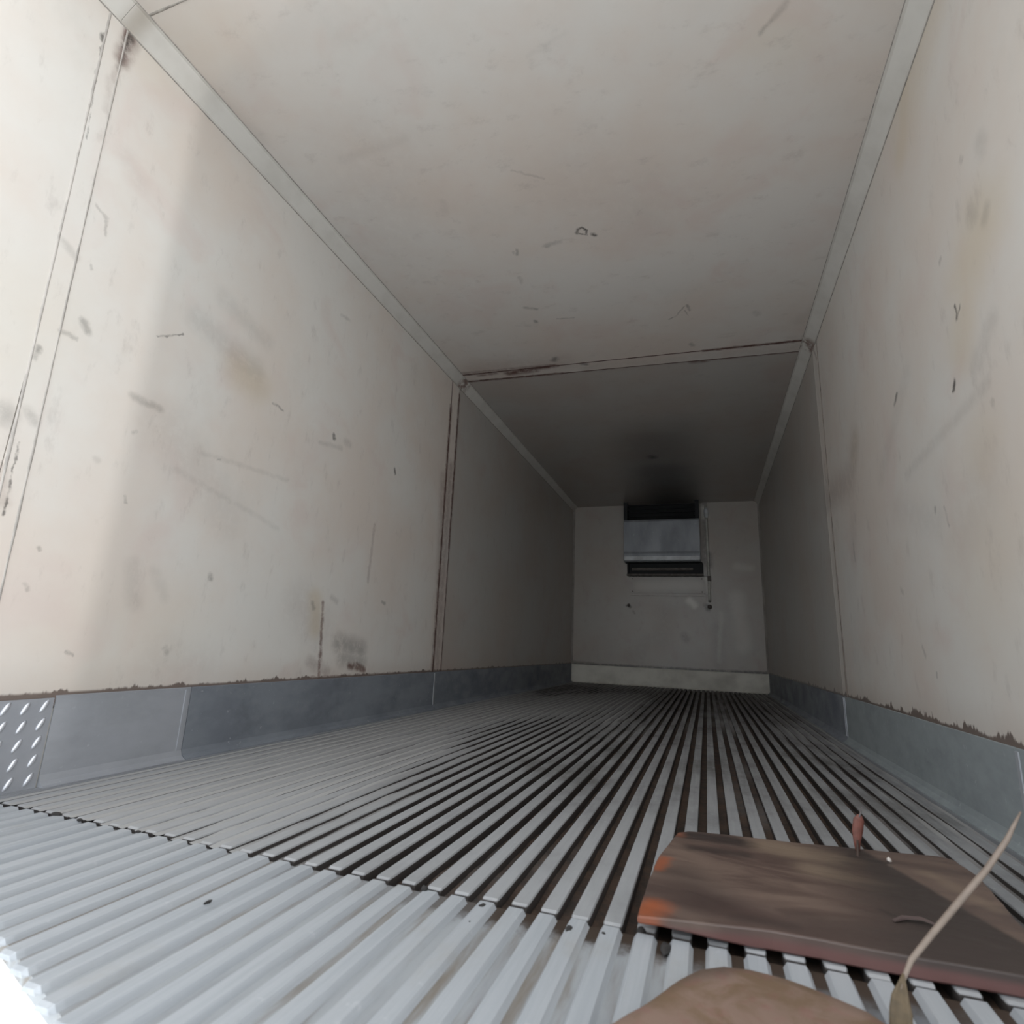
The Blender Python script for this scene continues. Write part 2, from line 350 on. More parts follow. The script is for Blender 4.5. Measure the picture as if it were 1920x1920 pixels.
def cove_mat():
    N = NT('cove_white'); c = N.mix(N.ramp(N.noise(6, 4).outputs[0], .4, .7), (.585, .56, .52), (.52, .495, .455))
    y = N.xyz()[1]; a = N.math('ABSOLUTE', N.math('SUBTRACT', y, 3.66))
    c = N.mix(N.math('MULTIPLY', N.ramp(a, .03, .10, .8, 0.), N.ramp(N.noise(25, 3).outputs[0], .35, .6)), c, (.12, .05, .035))
    a = N.math('ABSOLUTE', N.math('SUBTRACT', y, .93)); c = N.mix(N.ramp(a, .0, .06, .5, 0.), c, (.25, .2, .15))
    return N.fin(c, .4)
def plain(name, col, rough=.7, metal=0., var=.25, sc=8):
    N = NT(name); c = N.mix(N.ramp(N.noise(sc, 5, .6).outputs[0], .35, .7), col, tuple(v * (1 - var) for v in col)); return N.fin(c, rough, metal)
def metal_mat(name, a, b, rough=.45, metal=.55, streak=(1, .08, 1), sc=20, dirt=.35, dirtcol=(.10, .085, .07), dlo=.5, dhi=.8):
    N = NT(name); n = N.noise(sc, 5, .6, stretch=streak).outputs[0]
    c = N.mix(N.ramp(n, .35, .7), a, b)
    d = N.ramp(N.noise(3.2, 6, .68, stretch=(1.3, .8, 1)).outputs[0], dlo, dhi); c = N.mix(N.math('MULTIPLY', d, dirt), c, dirtcol)
    sp = N.ramp(N.noise(38, 3, .6).outputs[0], .66, .76); c = N.mix(N.math('MULTIPLY', sp, .4), c, (.55, .56, .58))
    N.bump(n, .15, .002)
    return N.fin(c, N.ramp(n, .3, .7, rough, rough + .2), metal)
# ------------------------------------------------------------------ mesh helpers
def link(name, bm, mat, parent=None, loc=None, smooth=False):
    bmesh.ops.recalc_face_normals(bm, faces=bm.faces)
    me = bpy.data.meshes.new(name)
    if loc is not None:
        for v in bm.verts: v.co -= Vector(loc)
    bm.to_mesh(me); bm.free(); me.materials.append(mat)
    if smooth:
        for p_ in me.polygons: p_.use_smooth = True
    o = bpy.data.objects.new(name, me); S.collection.objects.link(o)
    if loc is not None: o.location = loc
    if parent:
        o.parent = parent
        if parent.type == 'EMPTY' or parent.location.length: o.matrix_parent_inverse = Matrix.Translation(-parent.location)
    return o
def box(bm, a, b, bev=0.):
    r = bmesh.ops.create_cube(bm, size=1); vs = r['verts']
    for v in vs:
        for i in range(3): v.co[i] = (a[i] + b[i]) / 2 + v.co[i] * (b[i] - a[i])
    if bev:
        es = list({e for v in vs for e in v.link_edges}); bmesh.ops.bevel(bm, geom=es, offset=bev, segments=2, affect='EDGES')
def prism(bm, pts, axis, a, b):
    """extrude a closed outline. axis 'y': pts are (x,z); axis 'z': pts are (x,y); axis 'x': pts are (y,z)"""
    f = {'y': lambda p, t: (p[0], t, p[1]), 'z': lambda p, t: (p[0], p[1], t), 'x': lambda p, t: (t, p[0], p[1])}[axis]
    va = [bm.verts.new(f(p, a)) for p in pts]; vb = [bm.verts.new(f(p, b)) for p in pts]; n = len(pts)
    bm.faces.new(va); bm.faces.new(vb[::-1])
    for i in range(n): bm.faces.new((va[i], va[(i + 1) % n], vb[(i + 1) % n], vb[i]))
def B(a, b, bev=0.):
    bm = bmesh.new(); box(bm, a, b, bev); return bm
def struct(o): o['kind'] = 'structure'; return o
def thing(name, loc, label, cat, group=None):
    o = bpy.data.objects.new(name, None); S.collection.objects.link(o); o.location = loc; o.empty_display_size = .05
    tag(o, label, cat, group); return o
def tag(o, label, cat, group=None):
    o['label'] = label; o['category'] = cat
    if group: o['group'] = group
    return o
# ------------------------------------------------------------------ shell
core = plain('insulation_core', (.5, .48, .44), .8)
seal = plain('grey_sealant', (.37, .34, .31), .7, 0, .4, 30)
wl = struct(link('wall_left', B((-.10, Y0, -.12), (-.006, YF + .1, H + .1)), core))
wr = struct(link('wall_right', B((W + .006, Y0, -.12), (W + .10, YF + .1, H + .1)), core))
wf = struct(link('wall_front', B((-.006, YF + .006, -.12), (W + .006, YF + .1, H + .006)), core))
ce = struct(link('ceiling', B((-.006, Y0, H + .006), (W + .006, YF + .006, H + .1)), core))
segs = [(Y0, .8985), (.9015, 3.6385), (3.6415, YF)]
for i, (a, b) in enumerate(segs):
    link('wall_panel', B((-.006, a, HK - .03), (0, b, H), .0008), MATS['left'][i], wl)
    link('wall_panel', B((W, a, HK - .03), (W + .006, b, H), .0008), MATS['right'][i], wr)
    link('ceiling_panel', B((0, a, H), (W, b, H + .006), .0008), MATS['ceil'][i], ce)
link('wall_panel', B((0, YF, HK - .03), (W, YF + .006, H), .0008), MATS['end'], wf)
# joint strips over the panel seams: thin cover strips with a shallow chamfer
seal_dark = plain('rust_stained_sealant', (.085, .042, .034), .75, 0, .5, 22)
seal_pale = plain('pale_sealant', (.42, .385, .345), .7, 0, .5, 16)
seal_wall = plain('wall_coloured_sealant', (.47, .435, .40), .7, 0, .3, 12)
seal_mid = plain('grimy_sealant', (.24, .20, .17), .7, 0, .6, 9)
def strip(side, near, far, mat, par, ms=(seal_dark, seal_dark)):
    """cover strip between the edges near=(y at one end, y at the other) and far; a bead of sealant along both edges"""
    h = .0014; a, b = (.045, W - .045) if side == 'C' else (HK, H - .045)
    P = {'L': lambda t, y, q: (q, y, t), 'R': lambda t, y, q: (W - q, y, t), 'C': lambda t, y, q: (t, y, H - q)}[side]
    def sheet(bm, e0, e1, q):
        v = [[bm.verts.new(P(t, y, qq)) for t, y in ((a, e0[0]), (b, e0[1]), (b, e1[1]), (a, e1[0]))] for qq in (0, q)]
        bm.faces.new(v[0]); bm.faces.new(v[1][::-1])
        for i in range(4): bm.faces.new((v[0][i], v[0][(i + 1) % 4], v[1][(i + 1) % 4], v[1][i]))
    bm = bmesh.new(); sheet(bm, near, far, h); o = link('joint_strip', bm, mat, par)
    for (e, m) in ((near, ms[0]), (far, ms[1])):
        bm = bmesh.new(); w = .0042; n = 60; prev = None
        for i in range(n + 1):          # lumpy bead of varying width
            t = a + (b - a) * i / n; y = e[0] + (e[1] - e[0]) * i / n; k = w * (.75 + .8 * abs(noise.noise(Vector((t * 5, y, 3 if m is seal_dark else 9)))) )
            cur = [bm.verts.new(P(t, y + d * k, q)) for d, q in ((-1, 0), (-.5, .0022), (.5, .0022), (1, 0))]
            if prev:
                for q in range(3): bm.faces.new((prev[q], prev[q + 1], cur[q + 1], cur[q]))
            prev = cur
        link('sealant_bead', bm, m, par, smooth=True)
strip('L', (3.534, 3.516), (3.654, 3.648), MATS['left'][1], wl); strip('L', (.925, .868), (.975, .925), MATS['left'][1], wl, (seal_wall, seal_wall))
strip('R', (3.605, 3.55), (3.70, 3.69), MATS['right'][1], wr, (seal_mid, seal_pale)); strip('R', (.885, .885), (.94, .94), MATS['right'][1], wr, (seal_pale, seal_pale))
strip('C', (3.555, 3.648), (3.662, 3.785), MATS['ceil'][1], ce); strip('C', (.885, .885), (.94, .94), MATS['ceil'][1], ce, (seal_pale, seal_pale))
# ceiling coves, with a lip on either edge
cm = cove_mat()
def cove(name, sgn, x0):
    A = .052; L = .009
    prof = [(0, -A - L), (.003, -A - L), (.0045, -A), (.013, -A * .66), (.024, -A * .42), (A * .66, -.013), (A, -.0045), (A + L, -.003), (A + L, 0), (0, 0)]
    prof = [(0, -A - L), (.004, -A - L), (.005, -A), (A, -.005), (A + L, -.004), (A + L, 0), (0, 0)]
    par = None
    for i, (a, b) in enumerate([(Y0, .899), (.9, 3.64), (3.641, YF)]):
        bm = bmesh.new(); prism(bm, [(x0 + sgn * px, H + pz) for px, pz in prof], 'y', a, b)
        if i == 0: par = struct(link(name, bm, cm))
        else: link('cove_length', bm, cm, par)
    for xo, zo in ((A + L + .001, -.001), (.001, -A - L - .001)):   # dark sealant bead along both lips
        bm = bmesh.new(); c = (x0 + sgn * xo, H + zo); prism(bm, [(c[0] + .0022 * math.cos(t), c[1] + .0022 * math.sin(t)) for t in [k * math.pi / 3 for k in range(6)]], 'y', Y0, YF)
        link('sealant_bead', bm, seal, par)
cove('trim_1', 1, 0.); cove('trim_2', -1, W)
# vertical corner beads at the front wall
for nm, x0, s in (('trim_3', 0, 1), ('trim_4', W, -1)):
    bm = bmesh.new(); prism(bm, [(x0, YF), (x0 + s * .022, YF), (x0, YF - .022)], 'z', HK, H - .05); struct(link(nm, bm, plain(nm + '_bead', (.33, .30, .27), .6)))
# ------------------------------------------------------------------ kick plates
kick_l = metal_mat('kick_steel_dull', (.26, .28, .31), (.19, .205, .235), .5, .35, (1, .3, .6), 9, .5, (.09, .10, .12))
kick_light = metal_mat('kick_steel_pale', (.40, .41, .44), (.33, .34, .36), .45, .35, (1, .3, .6), 9, .3, (.2, .2, .2))
kick_r = metal_mat('kick_steel_green', (.34, .375, .385), (.26, .285, .295), .5, .35, (1, .3, .6), 9, .45, (.12, .14, .15))
kick_e = metal_mat('kick_steel_ivory', (.60, .57, .50), (.46, .43, .38), .5, .1, (.5, 1, .6), 7, .4, (.3, .27, .23))
def kick_profile(s, x0, t=.004): # upright sheet with a flared foot
    return [(x0, HK), (x0 + s * t, HK - .002), (x0 + s * t, .030), (x0 + s * (t + .006), .013), (x0 + s * (t + .018), .004), (x0 + s * .030, .0015), (x0 + s * .030, -.002), (x0, -.002)]
bl = struct(link('baseboard_left', B((-.006, Y0, -.002), (-.0005, YF, HK - .035)), core))
br_ = struct(link('baseboard_right', B((W + .0005, Y0, -.002), (W + .006, YF, HK - .035)), core))
bf = struct(link('baseboard_front', B((0, YF - .001, -.002), (W, YF + .004, HK - .035)), core))
for a, b, m in ((1.165, 1.615, kick_light), (1.618, 3.56, kick_l), (3.563, 5.6, kick_l), (5.603, YF, kick_l)):
    bm = bmesh.new(); prism(bm, kick_profile(1, 0), 'y', a, b); link('kick_plate', bm, m, bl)
for a, b, m in ((Y0, 1.80, kick_r), (1.803, 3.66, kick_r), (3.663, 5.6, kick_l), (5.603, YF, kick_l)):
    bm = bmesh.new(); prism(bm, kick_profile(-1, W), 'y', a, b); link('kick_plate', bm, m, br_)
bm = bmesh.new(); prism(bm, [(YF - .02, -.002), (YF - .02, .003), (YF - .006, .02), (YF - .005, .225), (YF, .232), (YF, -.002)], 'x', .005, W - .005)
link('kick_plate', bm, kick_e, bf)
bm = bmesh.new(); box(bm, (.032, YF - .012, .0), (W - .032, YF - .006, .035), .002); link('kick_lip', bm, kick_e, bf)
for y, x0, s, pr in ((3.5615, 0, 1, bl), (1.60, 0, 1, bl), (3.66, W, -1, br_), (3.69, W, -1, br_), (1.79, W, -1, br_)):
    bm = bmesh.new(); box(bm, (min(x0 + s * .003, x0 + s * .0065), y - .008, .03), (max(x0 + s * .003, x0 + s * .0065), y + .008, HK - .008), .001)
    link('weld_seam', bm, kick_light if x0 == 0 else kick_light, pr)
# checker (tread) plate nearest the doors on the left, each raised bar its own piece
tp = link('tread_plate', B((0, Y0, -.002), (.005, 1.16, HK - .006), .001), metal_mat('tread_plate', (.44, .45, .48), (.36, .37, .40), .38, .5, (1, .5, .5), 12, .25, (.15, .15, .15)), bl)
shiny = metal_mat('tread_bar_bright', (.72, .73, .77), (.6, .61, .65), .28, .6, (1, 1, 1), 30, .1)
bm = bmesh.new(); bmesh.ops.create_icosphere(bm, subdivisions=2, radius=1)
for v in bm.verts: v.co = Vector((max(v.co.x, -.2) * .0045, v.co.y * .0065, v.co.z * .019))
bmesh.ops.rotate(bm, verts=bm.verts, matrix=Matrix.Rotation(math.radians(-28), 3, 'X'))
bar0 = link('raised_bar', bm, shiny, tp, smooth=True); first = True
for i in range(14):
    for j in range(5):
        y = 1.137 - i * .047; z = .212 - j * .047 - (i % 2) * .003
        if z < .015 or y < Y0 + .02: continue
        o = bar0 if first else bar0.copy()
        if not first: S.collection.objects.link(o)
        first = False; o.location = (.005, y, z)
# ------------------------------------------------------------------ floor
PITCH, GX = .0533, 1.826
al_far = metal_mat('rib_aluminium_worn', (.34, .34, .345), (.26, .26, .265), .5, .35, (1, .06, 1), 26, .7, (.062, .055, .048), .42, .72)
def rib_dirt_and_falloff(m):
    t = m.node_tree; b = [n for n in t.nodes if n.type == 'BSDF_PRINCIPLED'][0]; src = b.inputs['Base Color'].links[0].from_socket
    tc = t.nodes.new('ShaderNodeTexCoord'); sx = t.nodes.new('ShaderNodeSeparateXYZ'); t.links.new(tc.outputs['Object'], sx.inputs[0])
    def rng(v, a, b_, lo, hi):
        x = t.nodes.new('ShaderNodeMapRange'); x.interpolation_type = 'SMOOTHSTEP'; t.links.new(v, x.inputs[0])
        for i, q in zip((1, 2, 3, 4), (a, b_, lo, hi)): x.inputs[i].default_value = q
        return x.outputs[0]
    def mx(f, a, c):
        x = t.nodes.new('ShaderNodeMix'); x.data_type = 'RGBA'; t.links.new(f, x.inputs[0]); t.links.new(a, x.inputs[6]); x.inputs[7].default_value = (*c, 1); return x.outputs[2]
    c = mx(rng(sx.outputs[0], .75, 1.25, .65, 0.), src, (.36, .36, .365))     # grey silt smeared over the ribs toward the left wall
    c = mx(rng(sx.outputs[1], 1.05, 2.3, .55, 0.), c, (.45, .46, .475))        # lighter near the doors
    c = mx(rng(sx.outputs[1], 2.4, 6.5, 0., .72), c, (.11, .10, .095))   # light falloff painted in: ribs darken toward the front bay
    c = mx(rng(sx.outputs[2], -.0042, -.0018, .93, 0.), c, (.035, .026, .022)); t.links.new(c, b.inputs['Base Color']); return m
al_near = metal_mat('sill_aluminium_clean', (.455, .475, .50), (.375, .395, .42), .45, .3, (1, .05, 1), 30, .35, (.30, .25, .18), .52, .8)
side_al = metal_mat('edge_plank_aluminium', (.31, .32, .34), (.24, .25, .265), .5, .4, (1, .06, 1), 26, .5, (.12, .115, .11), .45, .75)
rib_dirt_and_falloff(al_far)
fl = struct(link('floor', B((-.006, 1.035, -.12), (W + .006, YF + .006, -.027)), plain('floor_pan', (.045, .036, .030), .8, 0, .5, 20)))
def edge_y(x): return max(min(.652 - .335 * (x - .762), .74), .36)      # the sill ends along a slanting line
# near pan below the sill ribs
N = NT('sill_pan'); X_, Y_, Z_ = N.xyz(); n = N.noise(24, 5, .65, stretch=(1, .12, 1)).outputs[0]
c = N.mix(N.ramp(n, .35, .7), (.37, .385, .40), (.28, .29, .305))
c = N.mix(N.math('MULTIPLY', N.ramp(N.noise(5, 5, .65, stretch=(3.2, .4, 1)).outputs[0], .45, .66), .75), c, (.17, .13, .09))
c = N.mix(N.ramp(X_, 1.62, 1.80, 0., .8), c, (.13, .137, .15))
en = N.math('ADD', Y_, N.math('MULTIPLY', N.noise(26, 4, .7).outputs[0], .09))
c = N.mix(N.math('MULTIPLY', N.ramp(en, .995, 1.05), N.ramp(X_, 1.1, 1.45, .25, 1.)), c, (.055, .038, .028)); pan_m = N.fin(c, .55, .2)
bm = bmesh.new(); prism(bm, [(-.006, edge_y(0)), (.5, edge_y(.5)), (1.05, edge_y(1.05)), (1.65, .36), (W + .006, .36), (W + .006, 1.034), (-.006, 1.034)], 'z', -.03, -.0085)
link('sill_pan', bm, pan_m, fl)
k0 = -int((GX - .035) / PITCH); kk = int((W - .04 - GX) / PITCH)
xs = [GX + k * PITCH for k in range(k0, kk + 1)]                          # groove centres
def rib_prof(xa, xb, zb, top, ins):
    return [(xa, zb), (xa + ins, -.0032), (xa + ins + .002, top), (xb - ins - .002, top), (xb - ins, -.0032), (xb, zb)]
def ribmesh(xa, xb, y0, y1, zb, ins, mat, name, round_end=0., wav=0.):
    top = random.uniform(-.0006, .0004)
    bm = bmesh.new(); pr = rib_prof(xa, xb, zb, top, ins); n = len(pr)
    ys = [y0, y0 + .006, y0 + .016] + ([y0 + (y1 - y0) * t for t in (.1, .25, .45, .7)] if y1 - y0 > 1 else []) + [y1]
    rings = []
    xc = (xa + xb) / 2
    for i, y in enumerate(ys):
        s = (1 - round_end, 1 - round_end * .3, 1)[i] if i < 3 else 1
        rings.append([bm.verts.new((xc + (px - xc) * s, y, pz if not (i == 0 and pz > -.004) else pz - .0025)) for px, pz in pr])
    bm.faces.new(rings[0]); bm.faces.new(rings[-1][::-1])
    for a, b in zip(rings, rings[1:]):
        for i in range(n): bm.faces.new((a[i], a[(i + 1) % n], b[(i + 1) % n], b[i]))
    return link(name, bm, mat, fl)
GW = .0112
for i in range(len(xs) - 1):
    xa, xb = xs[i] + GW, xs[i + 1] - GW
    ribmesh(xa, xb, YN + .006 + random.uniform(0, .006), YF - .022, -.030, 0, al_far, 'floor_rib', .10)
for i in range(len(xs) - 1):
    xa, xb = xs[i], xs[i + 1]; xc = (xa + xb) / 2
    ribmesh(xa + .0085, xb - .0085, edge_y(xc) - .014, YN - .001 + random.uniform(-.003, .001), -.0087, .0038, al_near, 'sill_rib', .22)
# flat side planks along both walls with two shallow flutes
def side_plank(xa, xb, y0, y1, mat):
    bm = bmesh.new(); n = 3; w = (xb - xa) / n; pts = [(xa, -.02)]
    for i in range(n):
        a = xa + i * w
        pts += [(a + .002, 0), (a + w - .005, 0), (a + w - .0035, -.003), (a + w - .0005, -.003)]
    pts += [(xb, 0), (xb, -.02)]
    prism(bm, pts, 'y', y0, y1); return link('side_plank', bm, mat, fl)
side_plank(xs[-1] + GW, W - .003, YN + .006, YF - .022, side_al); side_plank(xs[-1] + GW, W - .003, .37, YN, al_near)
side_plank(.003, xs[0] - GW, YN + .006, YF - .022, side_al); side_plank(.003, xs[0] - GW, .75, YN, al_near)
# dirt packed in the grooves: high and grey toward the left wall, deep and dark brown in the middle
bm = bmesh.new(); cl = bm.verts.layers.float.new('silt')
for gx in xs:
    prev = None; y = YN + .004; cols = []
    while y < YF - .03:
        n1 = noise.noise(Vector((gx * 1.6, y * .55, 3.1))); n2 = noise.noise(Vector((gx * 9, y * 2.3, 8.7))); n3 = noise.noise(Vector((gx * 31, y * 14, 1.7)))
        left = max(0, min(1, (1.06 - gx - .05 * (y - 1)) / .36)); far_ = max(0, min(1, (y - 2.2) / 1.6)) * max(0, min(1, (1.5 - gx) / .3)) * .85
        right = max(0, min(1, (gx - 2.02) / .25)) * .72; mid = max(0, 1 - abs(gx - 1.86) / .14) * .38
        s = max(left * .95, far_, right, mid) + .55 * n1 + .28 * n2 + .06 * n3 + .04
        s = max(0, min(1, s)); z = -.0235 + s * .0226 + n3 * .0012 * (1.2 - s)
        cols.append((y, z, s)); y += .012 + .012 * (y - 1)
    for (y, z, s) in cols:
        row = [bm.verts.new((gx - .0112, y, z + .0008)), bm.verts.new((gx, y, z - .0012)), bm.verts.new((gx + .0112, y, z + .0006))]
        for v in row: v[cl] = s
        if prev:
            for i in range(2): bm.faces.new((prev[i], prev[i + 1], row[i + 1], row[i]))
        prev = row
N = NT('groove_silt'); at = N.n('ShaderNodeAttribute'); at.attribute_name = 'silt'
c = N.mix(N.ramp(N.noise(22, 5, .7).outputs[0], .35, .65), (.030, .022, .018), (.075, .045, .030))
c = N.mix(N.ramp(at.outputs['Fac'], .15, .85), c, (.34, .335, .33)); N.bump(N.noise(120, 4).outputs[0], .5, .002)
o = link('groove_dirt', bm, N.fin(c, .75), fl, smooth=True); o['kind'] = 'stuff'
# small end stops: dark clods of dirt where the grooves meet the sill
clod_m = plain('dark_clod', (.030, .027, .026), .9, 0, .5, 60)
def clod(loc, r, label, sq=(1, 1, .6)):
    bm = bmesh.new(); bmesh.ops.create_icosphere(bm, subdivisions=2, radius=1)
    for v in bm.verts:
        k = 1 + .35 * noise.noise(v.co * 1.7 + Vector(loc) * 9); v.co = Vector((v.co.x * sq[0], v.co.y * sq[1], v.co.z * sq[2])) * r * k + Vector(loc)
    return tag(link('dirt_clod', bm, clod_m, loc=loc, smooth=True), label, 'dirt')
# ------------------------------------------------------------------ outside: pale yard seen past the sill corner
N = NT('pale_concrete'); c = N.mix(N.ramp(N.noise(.8, 6, .6).outputs[0], .35, .7), (.86, .86, .85), (.80, .80, .79)); pm = N.fin(c, .9)
bm = bmesh.new(); box(bm, (-14, -16, -1.30), (18, 14, -1.20)); struct(link('ground', bm, pm))
# ------------------------------------------------------------------ cooling unit on the front wall
u = thing('evaporator_unit', (1.25, YF, 1.9), 'grey boxed cooling unit with dark air openings, high on the far end wall', 'cooling unit')
ug = metal_mat('unit_housing_grey', (.34, .35, .37), (.27, .28, .30), .5, .2, (1, 1, .3), 6, .3, (.15, .15, .15))
uw = metal_mat('unit_lip_pale', (.60, .61, .62), (.5, .5, .5), .45, .2, (1, 1, 1), 9, .2)
dk = plain('dark_opening', (.018, .018, .02), .8); wood = plain('grimy_frame', (.13, .11, .095), .7, 0, .4, 18)
UX0, UX1, UY = .735, 1.715, YF - .20
bm = bmesh.new(); prism(bm, [(YF - .006, 1.60), (UY + .02, 1.60), (UY, 1.625), (UY, 1.70), (UY + .012, 1.73), (UY + .012, 2.14), (UY + .03, 2.17), (YF - .006, 2.17)], 'x', UX0, UX1); bmesh.ops.bevel(bm, geom=bm.edges[:], offset=.004, segments=1, affect='EDGES')
link('housing', bm, ug, u)
link('lower_lip', B((UX0 + .01, UY - .008, 1.615), (UX1 - .01, UY + .002, 1.665), .004), uw, u)
for xa in (UX0, UX1 - .05):
    link('outlet_side', B((xa, UY + .02, 2.17), (xa + .05, YF - .006, H - .002), .003), dk, u)
link('outlet_back', B((UX0 + .05, YF - .02, 2.17), (UX1 - .05, YF - .006, H - .002)), dk, u)
for k in range(4):
    z = 2.20 + k * .052; bm = bmesh.new(); prism(bm, [(UY + .03, z), (UY + .035, z + .003), (UY + .07, z + .022), (UY + .066, z + .019)], 'x', UX0 + .05, UX1 - .05); link('outlet_slat', bm, dk, u)
link('return_frame', B((UX0 + .02, YF - .10, 1.595), (UX1 + .02, YF - .006, 1.60), .001), dk, u)
link('return_back', B((UX0 + .03, YF - .02, 1.45), (UX1 + .03, YF - .006, 1.596)), dk, u)
link('return_ledge', B((UX0 + .09, YF - .045, 1.50), (UX1 - .10, YF - .018, 1.535), .004), wood, u)
link('return_ledge', B((UX0 + .02, YF - .06, 1.425), (UX1 + .03, YF - .006, 1.452), .004), wood, u)
for x in (UX0 + .03, UX1 - .01):
    link('return_side', B((x, YF - .07, 1.45), (x + .02, YF - .018, 1.60), .002), dk, u)
# access panel below, its bolts and the conduit at its right
endm = MATS['end']
a_ = thing('access_panel', (1.27, YF, 1.3), 'pale flush access panel directly below the cooling unit on the far end wall', 'panel')
link('cover', B((.80, YF - .012, 1.20), (1.745, YF - .001, 1.415), .003), endm, a_)
link('lower_flange', B((.80, YF - .018, 1.165), (1.745, YF - .001, 1.192), .003), endm, a_)
for x, z in ((.83, 1.39), (1.72, 1.39), (.83, 1.22), (1.72, 1.22)):
    bm = bmesh.new(); prism(bm, [(x + .009 * math.cos(t), z + .009 * math.sin(t)) for t in [k * math.pi / 3 for k in range(6)]], 'y', YF - .017, YF - .011); link('screw', bm, wood, a_)
cd = thing('drain_pipe', (1.80, YF - .02, 1.1), 'pale vertical drain pipe running down beside the cooling unit, right side', 'pipe')
def tube(bm, pts, rad, seg=8):
    pts = [Vector(p_) for p_ in pts]; rings = []
    for i, p_ in enumerate(pts):
        d = (pts[min(i + 1, len(pts) - 1)] - pts[max(i - 1, 0)]).normalized(); s = d.orthogonal().normalized()
        if i and abs(d.dot(rings_s)) < .98: s = (rings_s - d * d.dot(rings_s)).normalized()
        rings_s = s; t = d.cross(s); r = rad[i] if isinstance(rad, (list, tuple)) else rad
        rings.append([bm.verts.new(p_ + (s * math.cos(2 * math.pi * k / seg) + t * math.sin(2 * math.pi * k / seg)) * r) for k in range(seg)])
    bm.faces.new(rings[0][::-1]); bm.faces.new(rings[-1])
    for a, b in zip(rings, rings[1:]):
        for k in range(seg): bm.faces.new((a[k], a[(k + 1) % seg], b[(k + 1) % seg], b[k]))
pipe_m = plain('pipe_cream', (.52, .50, .45), .5, 0, .3, 12)
bm = bmesh.new(); tube(bm, [(1.805, YF - .03, 2.40), (1.805, YF - .03, 2.0), (1.807, YF - .03, 1.6), (1.808, YF - .03, 1.2), (1.808, YF - .02, 1.12), (1.808, YF - .001, 1.10)], .017, 10); link('pipe', bm, pipe_m, cd, smooth=True)
bm = bmesh.new(); tube(bm, [(1.805, YF - .03, 2.34), (1.805, YF - .03, 2.30), (1.805, YF - .03, 2.24), (1.805, YF - .03, 2.20)], [.018, .032, .032, .018], 10); link('coupling', bm, uw, cd, smooth=True)
link('pipe_clip', B((1.79, YF - .05, 1.36), (1.835, YF - .001, 1.425), .003), wood, cd)
b1 = tag(link('wall_bolt', (lambda bm: (bmesh.ops.create_icosphere(bm, subdivisions=2, radius=.022, matrix=Matrix.Translation((.775, YF - .006, 1.035))), bm)[1])(bmesh.new()), wood, loc=(.775, YF, 1.035)), 'dark rusty bolt head low left of the access panel on the end wall', 'bolt')
b2 = tag(link('wall_bolt', (lambda bm: (bmesh.ops.create_icosphere(bm, subdivisions=2, radius=.03, matrix=Matrix.Translation((1.805, YF - .006, 1.03))), bm)[1])(bmesh.new()), wood, loc=(1.805, YF, 1.03)), 'larger dark bolt head under the drain pipe on the end wall', 'bolt')
# ------------------------------------------------------------------ board on the floor
def outline_slab(bm, outl, z0, z1, bev=.004, sub=10, warp=None, floor_z=None):
    """slab from an outline with a rounded rim and a gridded top so that it can be warped"""
    def ring(z, inset):
        c = Vector((sum(p_[0] for p_ in outl) / len(outl), sum(p_[1] for p_ in outl) / len(outl))); r = []
        for p_ in outl:
            d = Vector(p_) - c; L = d.length; r.append(bm.verts.new((*(c + d * (1 - inset / L)), z)))
        return r
    rs = [ring(z0, bev), ring(z0 + bev, 0), ring(z1 - bev, 0), ring(z1 - bev * .3, bev * .35), ring(z1, bev)]
    n = len(outl)
    for a, b in zip(rs, rs[1:]):
        for i in range(n): bm.faces.new((a[i], a[(i + 1) % n], b[(i + 1) % n], b[i]))
    bm.faces.new(rs[0][::-1])
    c = Vector((sum(p_[0] for p_ in outl) / n, sum(p_[1] for p_ in outl) / n)); last = rs[-1]
    for s in range(1, sub):
        f = 1 - s / sub; cur = []
        for i in range(n):
            d = Vector(outl[i]) - c; cur.append(bm.verts.new((*(c + d * f * (1 - bev / d.length)), z1)))
        for i in range(n): bm.faces.new((last[i], last[(i + 1) % n], cur[(i + 1) % n], cur[i]))
        last = cur
    cv = bm.verts.new((*c, z1))
    for i in range(n): bm.faces.new((last[i], last[(i + 1) % n], cv))
    if warp:
        for v in bm.verts: warp(v)
def dens(pts, step, jit=0.):
    out = []
    for a, b in zip(pts, pts[1:] + pts[:1]):
        a = Vector(a); b = Vector(b); k = max(1, int((b - a).length / step))
        for i in range(k):
            p_ = a.lerp(b, i / k)
            if i: p_ += Vector((random.uniform(-jit, jit), random.uniform(-jit, jit)))
            out.append((p_.x, p_.y))
    return out
BO = dens([(1.629, 1.010), (1.700, 1.024), (1.824, 1.046), (1.985, 1.048), (2.133, 1.052), (2.178, 1.058), (2.208, 1.231), (2.235, 1.462), (2.226, 1.560), (2.205, 1.574), (2.036, 1.546), (1.817, 1.517), (1.690, 1.497), (1.669, 1.478), (1.640, 1.306), (1.632, 1.179)], .03, .0012)
def wb(v):   # chipped, upturned left front corner; slight cup
    t = max(0, min(1, (1.80 - v.co.x) / .15)); f = max(0, min(1, (1.25 - v.co.y) / .2))
    if v.co.z < .015: v.co.z += .017 * t * f
    v.co.z += .0015 * noise.noise(v.co * 6)
N = NT('weathered_board'); X, Y, Z = N.xyz()
wv = wobble(N, .10, 5.); n = N.noise(7, 6, .65, stretch=(.45, 1.7, 1), dist=.8).outputs[0]
c = N.mix(N.ramp(n, .38, .66), (.088, .058, .048), (.148, .102, .080))
c = N.mix(N.math('MULTIPLY', N.ramp(N.noise(2.6, 4, .6).outputs[0], .45, .65), .45), c, (.10, .060, .052))
OB = (0, 0, .028)
